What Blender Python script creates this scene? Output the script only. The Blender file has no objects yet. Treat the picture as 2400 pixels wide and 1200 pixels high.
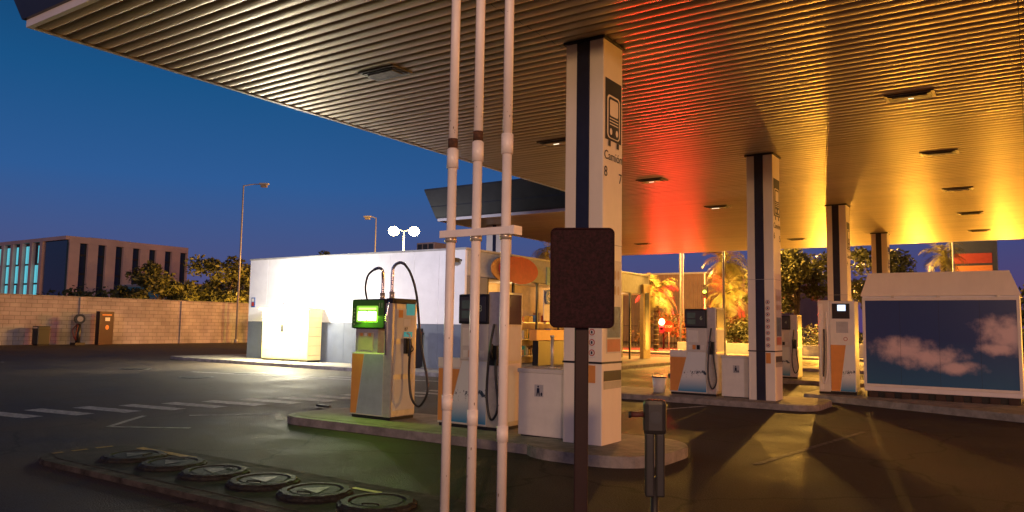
import bpy, bmesh, math, random
from mathutils import Vector, Matrix
random.seed(7)
S = bpy.context.scene
COL = S.collection
rad = math.radians

# ------------------------------------------------------------------ materials
MC = {}
def mat(name, col, rough=0.6, metal=0.0, var=0.12, scale=6.0, bump=0.0, emit=None, es=0.0, spec=0.5, stretch=None):
    if name in MC: return MC[name]
    m = bpy.data.materials.new(name); m.use_nodes = True
    nt = m.node_tree; N = nt.nodes; L = nt.links
    b = N['Principled BSDF']
    b.inputs['Roughness'].default_value = rough
    b.inputs['Metallic'].default_value = metal
    b.inputs['Specular IOR Level'].default_value = spec
    tc = N.new('ShaderNodeTexCoord')
    mp = N.new('ShaderNodeMapping')
    if stretch: mp.inputs['Scale'].default_value = stretch
    L.new(tc.outputs['Object'], mp.inputs[0])
    n = N.new('ShaderNodeTexNoise'); n.inputs['Scale'].default_value = scale; n.inputs['Detail'].default_value = 8
    n.inputs['Roughness'].default_value = 0.65
    L.new(mp.outputs[0], n.inputs['Vector'])
    r = N.new('ShaderNodeValToRGB')
    r.color_ramp.elements[0].position = 0.3; r.color_ramp.elements[1].position = 0.7
    lo = [max(0, c*(1-var*1.6)) for c in col]; hi = [min(1, c*(1+var)) for c in col]
    r.color_ramp.elements[0].color = (*lo, 1); r.color_ramp.elements[1].color = (*hi, 1)
    L.new(n.outputs['Fac'], r.inputs[0]); L.new(r.outputs[0], b.inputs['Base Color'])
    if bump:
        n2 = N.new('ShaderNodeTexNoise'); n2.inputs['Scale'].default_value = scale*9; n2.inputs['Detail'].default_value = 4
        L.new(tc.outputs['Object'], n2.inputs['Vector'])
        bp = N.new('ShaderNodeBump'); bp.inputs['Strength'].default_value = bump; bp.inputs['Distance'].default_value = 0.01
        L.new(n2.outputs['Fac'], bp.inputs['Height']); L.new(bp.outputs[0], b.inputs['Normal'])
    if emit:
        b.inputs['Emission Color'].default_value = (*emit, 1); b.inputs['Emission Strength'].default_value = es
    MC[name] = m
    return m

def asphalt():
    m = bpy.data.materials.new('asphalt'); m.use_nodes = True
    nt = m.node_tree; N = nt.nodes; L = nt.links; b = N['Principled BSDF']
    tc = N.new('ShaderNodeTexCoord')
    big = N.new('ShaderNodeTexNoise'); big.inputs['Scale'].default_value = 0.35; big.inputs['Detail'].default_value = 10; big.inputs['Roughness'].default_value = .75
    fine = N.new('ShaderNodeTexNoise'); fine.inputs['Scale'].default_value = 60; fine.inputs['Detail'].default_value = 3
    vor = N.new('ShaderNodeTexVoronoi'); vor.feature = 'DISTANCE_TO_EDGE'; vor.inputs['Scale'].default_value = 0.33
    wn = N.new('ShaderNodeTexNoise'); wn.inputs['Scale'].default_value = 1.5; wn.inputs['Detail'].default_value = 6
    add = N.new('ShaderNodeMixRGB'); add.blend_type = 'ADD'; add.inputs[0].default_value = 0.6
    L.new(tc.outputs['Object'], wn.inputs['Vector']); L.new(tc.outputs['Object'], add.inputs[1]); L.new(wn.outputs['Color'], add.inputs[2])
    L.new(add.outputs[0], vor.inputs['Vector'])
    for n in (big, fine): L.new(tc.outputs['Object'], n.inputs['Vector'])
    r = N.new('ShaderNodeValToRGB'); r.color_ramp.elements[0].position = .35; r.color_ramp.elements[1].position = .68
    r.color_ramp.elements[0].color = (.024, .019, .018, 1); r.color_ramp.elements[1].color = (.088, .068, .060, 1)
    L.new(big.outputs['Fac'], r.inputs[0])
    cr = N.new('ShaderNodeValToRGB'); cr.color_ramp.elements[0].position = 0.0; cr.color_ramp.elements[1].position = .012
    cr.color_ramp.elements[0].color = (.35, .35, .35, 1); cr.color_ramp.elements[1].color = (1, 1, 1, 1)
    L.new(vor.outputs['Distance'], cr.inputs[0])
    mu = N.new('ShaderNodeMixRGB'); mu.blend_type = 'MULTIPLY'; mu.inputs[0].default_value = .8
    L.new(r.outputs[0], mu.inputs[1]); L.new(cr.outputs[0], mu.inputs[2])
    sp = N.new('ShaderNodeMixRGB'); sp.blend_type = 'OVERLAY'; sp.inputs[0].default_value = .9
    L.new(mu.outputs[0], sp.inputs[1]); L.new(fine.outputs['Fac'], sp.inputs[2])
    L.new(sp.outputs[0], b.inputs['Base Color'])
    rr = N.new('ShaderNodeMapRange'); rr.inputs['From Min'].default_value = .35; rr.inputs['From Max'].default_value = .65
    rr.inputs['To Min'].default_value = .55; rr.inputs['To Max'].default_value = .88
    L.new(big.outputs['Fac'], rr.inputs['Value']); L.new(rr.outputs[0], b.inputs['Roughness'])
    b.inputs['Specular IOR Level'].default_value = .2
    bp = N.new('ShaderNodeBump'); bp.inputs['Strength'].default_value = .8; bp.inputs['Distance'].default_value = .018
    L.new(fine.outputs['Fac'], bp.inputs['Height']); L.new(bp.outputs[0], b.inputs['Normal'])
    return m

def blockwall():
    m = bpy.data.materials.new('concrete_blocks'); m.use_nodes = True
    nt = m.node_tree; N = nt.nodes; L = nt.links; b = N['Principled BSDF']
    tc = N.new('ShaderNodeTexCoord'); sx = N.new('ShaderNodeSeparateXYZ'); cx = N.new('ShaderNodeCombineXYZ')
    L.new(tc.outputs['Object'], sx.inputs[0]); L.new(sx.outputs['Y'], cx.inputs['X']); L.new(sx.outputs['Z'], cx.inputs['Y'])
    br = N.new('ShaderNodeTexBrick'); br.inputs['Scale'].default_value = 1
    br.inputs['Brick Width'].default_value = .6; br.inputs['Row Height'].default_value = .25; br.inputs['Mortar Size'].default_value = .016
    br.inputs['Color1'].default_value = (.36, .32, .31, 1); br.inputs['Color2'].default_value = (.31, .27, .265, 1); br.inputs['Mortar'].default_value = (.20, .17, .165, 1)
    L.new(cx.outputs[0], br.inputs['Vector'])
    n = N.new('ShaderNodeTexNoise'); n.inputs['Scale'].default_value = .6; n.inputs['Detail'].default_value = 8
    L.new(tc.outputs['Object'], n.inputs['Vector'])
    mu = N.new('ShaderNodeMixRGB'); mu.blend_type = 'OVERLAY'; mu.inputs[0].default_value = .9
    L.new(br.outputs['Color'], mu.inputs[1]); L.new(n.outputs['Fac'], mu.inputs[2]); L.new(mu.outputs[0], b.inputs['Base Color'])
    b.inputs['Roughness'].default_value = .9
    bp = N.new('ShaderNodeBump'); bp.inputs['Strength'].default_value = .4; bp.inputs['Distance'].default_value = .02; bp.invert = True
    L.new(br.outputs['Fac'], bp.inputs['Height']); L.new(bp.outputs[0], b.inputs['Normal'])
    return m

def skypanel():   # blue-sky-with-clouds advertising print
    m = bpy.data.materials.new('printed_sky_panel'); m.use_nodes = True
    nt = m.node_tree; N = nt.nodes; L = nt.links; b = N['Principled BSDF']
    tc = N.new('ShaderNodeTexCoord')
    n = N.new('ShaderNodeTexNoise'); n.inputs['Scale'].default_value = 3.2; n.inputs['Detail'].default_value = 9; n.inputs['Roughness'].default_value = .6
    L.new(tc.outputs['Object'], n.inputs['Vector'])
    def blob(cx, cz, rx, rz):
        mp = N.new('ShaderNodeMapping'); mp.vector_type = 'POINT'
        mp.inputs['Location'].default_value = (-cx/rx, 0, -cz/rz); mp.inputs['Scale'].default_value = (1/rx, 0, 1/rz)
        L.new(tc.outputs['Object'], mp.inputs[0])
        ln = N.new('ShaderNodeVectorMath'); ln.operation = 'LENGTH'; L.new(mp.outputs[0], ln.inputs[0])
        a = N.new('ShaderNodeMath'); a.operation = 'MULTIPLY_ADD'; a.inputs[1].default_value = 2.0; a.inputs[2].default_value = -1.0
        L.new(n.outputs['Fac'], a.inputs[0])
        s = N.new('ShaderNodeMath'); s.operation = 'ADD'; L.new(ln.outputs['Value'], s.inputs[0]); L.new(a.outputs[0], s.inputs[1])
        mr = N.new('ShaderNodeMapRange'); mr.interpolation_type = 'SMOOTHSTEP'; mr.inputs['From Min'].default_value = 1.35; mr.inputs['From Max'].default_value = .2
        L.new(s.outputs[0], mr.inputs['Value']); return mr.outputs[0]
    outs = [blob(.75, .80, .62, .24), blob(1.25, .62, .60, .24), blob(1.75, .42, .45, .14), blob(2.75, 1.15, .55, .38), blob(2.55, .85, .4, .13)]
    cur = outs[0]
    for o in outs[1:]:
        mx = N.new('ShaderNodeMath'); mx.operation = 'MAXIMUM'; L.new(cur, mx.inputs[0]); L.new(o, mx.inputs[1]); cur = mx.outputs[0]
    sx = N.new('ShaderNodeSeparateXYZ'); L.new(tc.outputs['Object'], sx.inputs[0])
    gr = N.new('ShaderNodeValToRGB'); gr.color_ramp.elements[0].color = (.03, .13, .28, 1); gr.color_ramp.elements[1].color = (.02, .05, .19, 1)
    L.new(sx.outputs['Z'], gr.inputs[0])
    mix = N.new('ShaderNodeMixRGB'); L.new(gr.outputs[0], mix.inputs[1]); mix.inputs[2].default_value = (.68, .54, .56, 1)
    L.new(cur, mix.inputs[0]); L.new(mix.outputs[0], b.inputs['Base Color'])
    b.inputs['Roughness'].default_value = .3
    return m

def splashmat():
    m = bpy.data.materials.new('splash_print'); m.use_nodes = True
    nt = m.node_tree; N = nt.nodes; L = nt.links; b = N['Principled BSDF']
    tc = N.new('ShaderNodeTexCoord'); sx = N.new('ShaderNodeSeparateXYZ'); L.new(tc.outputs['Object'], sx.inputs[0])
    r = N.new('ShaderNodeValToRGB'); e = r.color_ramp.elements
    e[0].position = .08; e[0].color = (.02, .22, .45, 1); e[1].position = .4; e[1].color = (.70, .74, .76, 1)
    L.new(sx.outputs['Z'], r.inputs[0])
    n = N.new('ShaderNodeTexNoise'); n.inputs['Scale'].default_value = 7; n.inputs['Detail'].default_value = 9; n.inputs['Roughness'].default_value = .75
    L.new(tc.outputs['Object'], n.inputs['Vector'])
    d = N.new('ShaderNodeMath'); d.operation = 'SUBTRACT'; L.new(sx.outputs['Z'], d.inputs[0]); d.inputs[1].default_value = .5
    ab = N.new('ShaderNodeMath'); ab.operation = 'ABSOLUTE'; L.new(d.outputs[0], ab.inputs[0])
    k = N.new('ShaderNodeMath'); k.operation = 'MULTIPLY_ADD'; L.new(ab.outputs[0], k.inputs[0]); k.inputs[1].default_value = -.9; L.new(n.outputs['Fac'], k.inputs[2])
    g = N.new('ShaderNodeMath'); g.operation = 'GREATER_THAN'; L.new(k.outputs[0], g.inputs[0]); g.inputs[1].default_value = .53
    mix = N.new('ShaderNodeMixRGB'); L.new(g.outputs[0], mix.inputs[0]); L.new(r.outputs[0], mix.inputs[1]); mix.inputs[2].default_value = (.03, .06, .1, 1)
    L.new(mix.outputs[0], b.inputs['Base Color']); b.inputs['Roughness'].default_value = .35
    return m

ASPH = asphalt(); BLOCK = blockwall(); SKYP = skypanel(); SPLASH = splashmat()
WHITE = mat('white_panel', (.80, .79, .80), .45, var=.06, scale=1.5)
CREAM = mat('cream_column_cladding', (.84, .78, .68), .42, var=.05, scale=2.5, stretch=(1, 1, .4))
NAVY = mat('navy_paint', (.016, .02, .045), .35, var=.15)
FASC = mat('dark_fascia', (.028, .030, .036), .35, var=.2, scale=2)
BLACK = mat('black_plastic', (.015, .015, .017), .4)
DARK = mat('dark_metal', (.03, .028, .028), .45, metal=.4)
GREYBL = mat('blue_grey_band', (.12, .14, .19), .5, var=.1, scale=2)
METAL = mat('brushed_metal', (.66, .61, .53), .34, metal=.5, var=.10, scale=12)
GREYM = mat('grey_painted_metal', (.42, .41, .40), .4, metal=.2, var=.12)
PUMPW = mat('pump_cladding', (.66, .63, .58), .4, metal=.1, var=.06, scale=3)
CHROME = mat('chrome', (.8, .78, .7), .15, metal=1.0, var=.05)
CONC = mat('concrete', (.26, .24, .22), .85, var=.25, scale=4, bump=.4)
KERB = mat('kerb_stone', (.26, .24, .23), .8, var=.3, scale=5, bump=.4)
KERBD = mat('dirty_kerb_stone', (.07, .06, .055), .9, var=.5, scale=5, bump=.5, spec=.2)  # darker, more uneven tone than the other kerbs
PAVE = mat('paving', (.24, .22, .21), .8, var=.25, scale=3, bump=.3)
ORANGE = mat('orange_print', (.70, .29, .07), .4, var=.06)
BLUEGR = mat('blue_grey_print', (.34, .39, .48), .35, var=.10, scale=5)
PIPE = mat('white_pipe_paint', (.90, .84, .82), .38, var=.05, scale=5)
RUST = mat('rust', (.10, .045, .025), .8, var=.5, scale=25)
MARK = mat('road_paint', (.44, .42, .41), .75, var=.5, scale=9)
YELP = mat('yellow_paint', (.45, .28, .04), .7, var=.5, scale=8)
RED = mat('red_sign', (.50, .05, .02), .35)
REDBACK = mat('sign_back', (.026, .005, .009), .6, var=.6, scale=70, bump=.3, spec=.2)
IRON = mat('cast_iron', (.028, .028, .026), .68, var=.5, scale=18, bump=.6, spec=.3)
GLASSD = mat('dark_glass', (.015, .03, .05), .08, var=.1)
BARK = mat('bark', (.09, .06, .04), .9, var=.35, scale=10, bump=.6)
LEAF = mat('leaves', (.095, .095, .025), .6, var=.5, scale=1.2)
LEAF2 = mat('leaves_dark', (.035, .05, .02), .7, var=.5, scale=1.2)
PALM = mat('palm_leaf', (.15, .13, .035), .5, var=.4, scale=2)
FACADE = mat('facade_concrete', (.64, .46, .40), .8, var=.1, scale=.3)
CYAN = mat('lit_window', (.05, .2, .25), .3, emit=(.12, .60, .72), es=.85)
WARE = mat('metal_siding', (.20, .13, .10), .6, var=.15, scale=.5)
LABEL = mat('label_white', (.76, .73, .68), .4, var=.05)
BLUES = mat('blue_sign', (.02, .10, .32), .35)
LOCK = mat('locker_paint', (.85, .75, .32), .4, var=.04, emit=(1, .84, .34), es=.38)  # lamplight on the locker put into its paint as emission
LOCKT = mat('locker_light_panel', (.9, .85, .6), .4, var=.02, emit=(1, .93, .58), es=2.2)  # glowing band added to overbrighten the locker top

# ------------------------------------------------------------------ builders
def P(face, o, u, v):
    if face == '-Y': return (o[0]+u, o[1], o[2]+v)
    if face == '+X': return (o[0], o[1]+u, o[2]+v)
    return (o[0]+u, o[1]+v, o[2])

class T:
    def __init__(s, name, loc=(0, 0, 0), rz=0):
        s.e = bpy.data.objects.new(name, None); s.e.empty_display_size = .2
        s.e.location = loc; s.e.rotation_euler = (0, 0, rz); COL.objects.link(s.e)
    def obj(s, n, data):
        o = bpy.data.objects.new(n, data); COL.objects.link(o); o.parent = s.e; return o
    def mesh(s, n, vs, fs, m, smooth=False):
        me = bpy.data.meshes.new(n); me.from_pydata([tuple(v) for v in vs], [], fs); me.update()
        me.materials.append(m)
        if smooth:
            for p in me.polygons: p.use_smooth = True
        return s.obj(n, me)
    def box(s, n, lo, hi, m, bev=.006):
        bm = bmesh.new(); bmesh.ops.create_cube(bm, size=1)
        sz = [hi[i]-lo[i] for i in range(3)]; c = [(hi[i]+lo[i])/2 for i in range(3)]
        bmesh.ops.scale(bm, vec=sz, verts=bm.verts); bmesh.ops.translate(bm, vec=c, verts=bm.verts)
        bev = min(bev, min(sz)*.3)
        if bev > 0.0005: bmesh.ops.bevel(bm, geom=bm.edges[:], offset=bev, segments=2, affect='EDGES', profile=.6)
        me = bpy.data.meshes.new(n); bm.to_mesh(me); bm.free(); me.materials.append(m)
        return s.obj(n, me)
    def cyl(s, n, p0, p1, r, m, r2=None, seg=18):
        p0 = Vector(p0); p1 = Vector(p1); d = p1-p0; r2 = r if r2 is None else r2
        bm = bmesh.new()
        bmesh.ops.create_cone(bm, cap_ends=True, segments=seg, radius1=r, radius2=r2, depth=d.length)
        M = Matrix.Translation((p0+p1)/2) @ d.to_track_quat('Z', 'Y').to_matrix().to_4x4()
        bmesh.ops.transform(bm, matrix=M, verts=bm.verts)
        me = bpy.data.meshes.new(n); bm.to_mesh(me); bm.free(); me.materials.append(m)
        for p in me.polygons: p.use_smooth = len(p.vertices) == 4
        return s.obj(n, me)
    def ball(s, n, c, r, m, sz=1.0):
        bm = bmesh.new(); bmesh.ops.create_icosphere(bm, subdivisions=3, radius=r)
        for v in bm.verts: v.co.z *= sz
        bmesh.ops.translate(bm, vec=c, verts=bm.verts)
        me = bpy.data.meshes.new(n); bm.to_mesh(me); bm.free(); me.materials.append(m)
        for p in me.polygons: p.use_smooth = True
        return s.obj(n, me)
    def tube(s, n, pts, r, m, sub=8):
        P_ = [Vector(p) for p in pts]; out = []
        for i in range(len(P_)-1):
            a = P_[max(i-1, 0)]; b = P_[i]; c = P_[i+1]; d = P_[min(i+2, len(P_)-1)]
            for k in range(sub):
                t = k/sub
                out.append(.5*((2*b)+(c-a)*t+(2*a-5*b+4*c-d)*t*t+(3*b-a-3*c+d)*t**3))
        out.append(P_[-1])
        cu = bpy.data.curves.new(n, 'CURVE'); cu.dimensions = '3D'; cu.bevel_depth = r; cu.bevel_resolution = 3; cu.use_fill_caps = True
        sp = cu.splines.new('POLY'); sp.points.add(len(out)-1)
        for i, p in enumerate(out): sp.points[i].co = (*p, 1)
        cu.materials.append(m); return s.obj(n, cu)
    def flat(s, n, face, o, pts, m):
        return s.mesh(n, [P(face, o, u, v) for u, v in pts], [list(range(len(pts)))], m)
    def rect(s, n, face, o, u0, v0, u1, v1, m):
        return s.flat(n, face, o, [(u0, v0), (u1, v0), (u1, v1), (u0, v1)], m)
    def rrect(s, n, face, o, u0, v0, u1, v1, r, m):
        pts = []
        for cx, cy, a in ((u1-r, v0+r, -90), (u1-r, v1-r, 0), (u0+r, v1-r, 90), (u0+r, v0+r, 180)):
            for k in range(6):
                t = rad(a+18*k); pts.append((cx+r*math.cos(t), cy+r*math.sin(t)))
        return s.flat(n, face, o, pts, m)
    def disc(s, n, face, o, cu, cv, ru, rv, m, seg=32):
        return s.flat(n, face, o, [(cu+ru*math.cos(2*math.pi*k/seg), cv+rv*math.sin(2*math.pi*k/seg)) for k in range(seg)], m)
    def text(s, n, face, o, txt, size, m, align='CENTER'):
        c = bpy.data.curves.new(n, 'FONT'); c.body = txt; c.size = size; c.align_x = align; c.extrude = .001; c.materials.append(m)
        ob = s.obj(n, c); ob.location = o
        ob.rotation_euler = (rad(90), 0, 0) if face == '-Y' else (rad(90), 0, rad(90)); return ob
    def prism(s, n, pts, z0, z1, m, bev=.015):
        k = len(pts)
        bm = bmesh.new()
        vb = [bm.verts.new((x, y, z0)) for x, y in pts]; vt = [bm.verts.new((x, y, z1)) for x, y in pts]
        bm.faces.new(vb[::-1]); top = bm.faces.new(vt)
        for i in range(k): bm.faces.new((vb[i], vb[(i+1) % k], vt[(i+1) % k], vt[i]))
        if bev: bmesh.ops.bevel(bm, geom=list(top.edges), offset=bev, segments=2, affect='EDGES')
        bmesh.ops.recalc_face_normals(bm, faces=bm.faces)
        me = bpy.data.meshes.new(n); bm.to_mesh(me); bm.free(); me.materials.append(m); return s.obj(n, me)
    def point(s, n, loc, e, col, r=.1, spot=None, target=None, blend=1):
        l = bpy.data.lights.new(n, 'SPOT' if spot else 'POINT'); l.energy = e; l.color = col; l.shadow_soft_size = r
        if spot: l.spot_size = rad(spot); l.spot_blend = blend
        o = s.obj(n, l); o.location = loc
        if target: o.rotation_euler = (Vector(target)-Vector(loc)).to_track_quat('-Z', 'Y').to_euler()
        return o
    def area(s, n, loc, target, sx, sy, e, col):
        l = bpy.data.lights.new(n, 'AREA'); l.shape = 'RECTANGLE'; l.size = sx; l.size_y = sy; l.energy = e; l.color = col
        o = s.obj(n, l); o.location = loc
        o.rotation_euler = (Vector(target)-Vector(loc)).to_track_quat('-Z', 'Y').to_euler(); return o

def stadium(x0, x1, y0, y1, r, n=8):
    pts = []
    for cx, cy, a in ((x1-r, y0+r, -90), (x1-r, y1-r, 0), (x0+r, y1-r, 90), (x0+r, y0+r, 180)):
        for k in range(n+1):
            t = rad(a+90*k/n); pts.append((cx+r*math.cos(t), cy+r*math.sin(t)))
    return pts

# ------------------------------------------------------------------ ground
g = T('ground'); g.mesh('asphalt_surface', [(-900, -400, 0), (900, -400, 0), (900, 1200, 0), (-900, 1200, 0)], [(0, 1, 2, 3)], ASPH)

mk = T('road_markings')
def strip(n, x0, y0, x1, y1, w, m=MARK, z=.004):
    a = Vector((x0, y0)); b = Vector((x1, y1)); d = (b-a).normalized(); p = Vector((-d.y, d.x))*w/2
    mk.mesh(n, [(*(a-p), z), (*(b-p), z), (*(b+p), z), (*(a+p), z)], [(0, 1, 2, 3)], m)
for i in range(17):
    y = 4.6+i*.72; x = -14.6+ (y-4.6)*.30
    strip('zebra_bar_%d' % i, x-.7, y-.10, x+.7, y+.10, .34)
strip('arrow_a', -12.4, 7.4, -11.5, 6.3, .09); strip('arrow_b', -11.52, 6.3, -10.5, 7.0, .09)
strip('arrow_c', -11.9, 7.9, -11.0, 9.0, .12); strip('arrow_d', -11.0, 9.0, -10.3, 8.5, .12)
strip('bay_line_b', -15.0, 16.0, -22.0, 14.6, .14); strip('bay_line_d', -13.5, 17.2, -17.5, 16.2, .14)
strip('bay_line_c', -6.4, 13.7, -5.7, 15.7, .10); strip('bay_line_e', -2.8, 9.4, -2.3, 13.5, .08, mat('worn_road_paint', (.13, .11, .10), .8, var=.6, scale=9))
strip('edge_line', -49, 12, -49, 23.5, .2, YELP)  # yellow light on the kerb, put into a coloured strip
for i, (x, y, r) in enumerate([(-31, 12.5, .4), (-24.5, 14.2, .42), (-19.8, 13.3, .4), (-20.3, 15.5, .4)]):
    mh = T('manhole_cover', (x, y, 0)); mh.cyl('lid', (0, 0, .0), (0, 0, .012), r, IRON, seg=32)
    mh.cyl('rim', (0, 0, 0), (0, 0, .007), r+.07, DARK, seg=32)

# tank lid island (low)
IZ = .055
isl = T('kerb_island'); isl.prism('body', stadium(-9.6, -2.7, 4.25, 5.55, .6), 0, IZ, KERBD)
isl.prism('top', stadium(-9.46, -2.84, 4.39, 5.41, .5), IZ-.01, IZ+.004, mat('worn_asphalt', (.045, .038, .034), .85, var=.5, scale=4, bump=.5, spec=.2), bev=0)
isl.rect('yellow_edge', 'Z', (0, 0, IZ+.008), -9.0, 5.28, -7.9, 5.38, YELP)
for k, (a, b) in enumerate(((4.50, 4.62), (4.72, 4.9), (5.0, 5.2))): isl.rect('yellow_mark_%d' % k, 'Z', (0, 0, IZ+.008), -9.40, a, -9.33, b, YELP)
isl.rect('yellow_dash', 'Z', (0, 0, IZ+.008), -5.35, 5.27, -5.0, 5.33, mat('pale_yellow_paint', (.6, .6, .15), .6, var=.3))
for i in range(6):
    x = -8.42+.745*i
    c = T('tank_lid', (x, 4.93+.02*math.sin(i*3), IZ), rz=random.uniform(0, 6))
    bm = bmesh.new(); seg = 60
    prof = [(.33, 0), (.33, .026), (.305, .036), (.30, .044), (.25, .048), (.24, .032), (.225, .032), (.215, .042)]
    rings = []
    for (r, z) in prof:
        rings.append([bm.verts.new(((r+(.012 if (k % 4 < 2 and r > .28) else 0))*math.cos(2*math.pi*k/seg), (r+(.012 if (k % 4 < 2 and r > .28) else 0))*math.sin(2*math.pi*k/seg), z)) for k in range(seg)])
    for a, b in zip(rings, rings[1:]):
        for k in range(seg): bm.faces.new((a[k], a[(k+1) % seg], b[(k+1) % seg], b[k]))
    bm.faces.new(rings[-1])
    me = bpy.data.meshes.new('lid'); bm.to_mesh(me); bm.free(); me.materials.append(IRON); c.obj('lid', me)
    a = random.uniform(-.5, .5)-c.e.rotation_euler[2]
    tri = [(.02, .15), (-.12, -.06), (.15, -.10)]
    if i != 5: c.flat('triangle_label', 'Z', (0, 0, .046), [(u*math.cos(a)-v*math.sin(a), u*math.sin(a)+v*math.cos(a)) for u, v in tri], mat('lid_label', (.17, .16, .13), .6, var=.6, scale=15))
    c.tube('handle', [(-.07, -.17, .042), (-.06, -.17, .052), (.06, -.17, .052), (.07, -.17, .042)], .006, IRON)

# fuel islands
i1 = T('fuel_island'); i1.prism('kerb', stadium(-10.15, -3.75, 8.25, 9.95, .5), 0, .12, KERB)
i1.prism('top', stadium(-10.0, -3.9, 8.4, 9.8, .4), .1, .124, CONC, bev=0)
i1.prism('column_plinth', stadium(-5.5, -3.62, 8.02, 9.9, .7), 0, .13, KERB)
i2 = T('fuel_island'); i2.prism('kerb', stadium(-10.15, -3.6, 16.0, 18.0, .5), 0, .12, KERB)
i2.prism('top', stadium(-10.0, -3.75, 16.15, 17.85, .4), .1, .124, CONC, bev=0)
i3 = T('fuel_island'); i3.prism('kerb', [(-4.5, 18.9), (-.2, 16.9), (4.5, 15.6), (7, 16), (7, 22), (-4.5, 22)], 0, .14, KERB)
i4 = T('fuel_island'); i4.prism('kerb', stadium(-10.15, -3.6, 24.0, 25.8, .5), 0, .12, KERB)
i5 = T('fuel_island'); i5.prism('kerb', stadium(-10.15, -3.6, 31.8, 33.6, .5), 0, .12, KERB)

# ------------------------------------------------------------------ canopy
CZ = 5.4
SLAT = mat('canopy_slats', (.60, .47, .30), .38, metal=.2, var=.10, scale=.8, stretch=(.2, 4, 1))
can = T('canopy')
XR = 15.0
vs = []; fs = []
prof = [(0, .035), (.003, .014), (.02, .007), (.055, .002), (.0925, 0), (.13, .002), (.160, .007), (.177, .014), (.180, .035)]
pitch = .2
y = 4.55
while y < 36.6:
    xl = -10.7 if y < 21.7 else -17.95
    segs = [xl]
    k = -15.6
    while k < XR:
        if k > xl+.3: segs.append(k)
        k += 5.2
    segs.append(XR-.05)
    for a, b in zip(segs, segs[1:]):
        dz = random.uniform(-.0015, .0015); ty = random.uniform(-.015, .015)
        base = len(vs)
        for u, w in prof:
            ww = CZ+w+dz+ty*(u-.09)
            vs.append((a+.004, y+u, ww)); vs.append((b-.004, y+u, ww))
        for q in range(len(prof)-1):
            fs.append((base+2*q, base+2*q+2, base+2*q+3, base+2*q+1))
    y += pitch
can.mesh('ceiling_slats', vs, fs, SLAT, smooth=True)
can.mesh('void_above_slats', [(XR, 4.5, CZ+.05), (-10.75, 4.5, CZ+.05), (-10.75, 21.7, CZ+.05), (XR, 21.7, CZ+.05)], [(0, 1, 2, 3)], BLACK)
can.mesh('void_above_slats_rear', [(XR, 21.7, CZ+.05), (-18, 21.7, CZ+.05), (-18, 36.7, CZ+.05), (XR, 36.7, CZ+.05)], [(0, 1, 2, 3)], BLACK)
ol = [((XR, 4.5), (1, -1)), ((-10.75, 4.5), (-1, -1)), ((-10.75, 21.7), (-1, -1)), ((-18, 21.7), (-1, -1)), ((-18, 36.7), (-1, 1)), ((XR, 36.7), (1, 1))]
def ring(n, lv, m):
    vs = []; fs = []
    for (p, d) in ol:
        for off, z in lv: vs.append((p[0]+d[0]*off, p[1]+d[1]*off, z))
    k = len(lv); nn = len(ol)
    for i in range(nn):
        j = (i+1) % nn
        for q in range(k-1): fs.append((i*k+q, j*k+q, j*k+q+1, i*k+q+1))
    can.mesh(n, vs, fs, m)
ring('edge_trim', [(-.05, CZ-.01), (.02, CZ-.012), (.02, CZ+.09), (.05, CZ+.09)], WHITE)
ring('fascia', [(.0, CZ+.088), (.06, CZ+.09), (.38, CZ+1.1), (.38, CZ+1.16), (.2, CZ+1.16), (.2, CZ+.5)], FASC)
can.mesh('roof', [(XR, 4.5, CZ+.9), (-10.75, 4.5, CZ+.9), (-10.75, 21.7, CZ+.9), (-18, 21.7, CZ+.9), (-18, 36.7, CZ+.9), (XR, 36.7, CZ+.9)], [(0, 1, 2, 3, 4, 5)], DARK)

LENS = mat('lamp_lens', (.30, .27, .22), .12, var=.4, scale=8)
LENSL = mat('lamp_lens_lit', (.8, .8, .75), .2, emit=(1, .85, .6), es=1.8)
def clamp(x, y, lit=0):
    t = T('canopy_light', (x, y, CZ))
    t.box('frame', (-.36, -.22, -.02), (.36, .22, .03), mat('lamp_frame', (.16, .12, .09), .4))
    t.box('bezel', (-.31, -.17, -.032), (.31, .17, -.018), DARK)
    t.box('lens', (-.25, -.12, -.045), (.25, .12, -.03), LENS, bev=.008)
    if lit: t.box('led', (-.09*lit, -.02, -.05), (.05, .02, -.043), LENSL)
    return t
for y in (8.3, 13.4, 18.2, 23.2, 28.1, 33): clamp(-8, y, .8 if y in (13.4, 18.2) else (2 if y == 23.2 else 0))
for y in (8.6, 13.6, 18.3, 23.2, 28.1, 33): clamp(-1.5, y, .3 if y == 13.6 else 0)
for y in (8.6, 13.6, 18.3, 23.2, 28.1, 33): clamp(5.2, y)
for y in (26, 32): clamp(-14.5, y)

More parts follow.
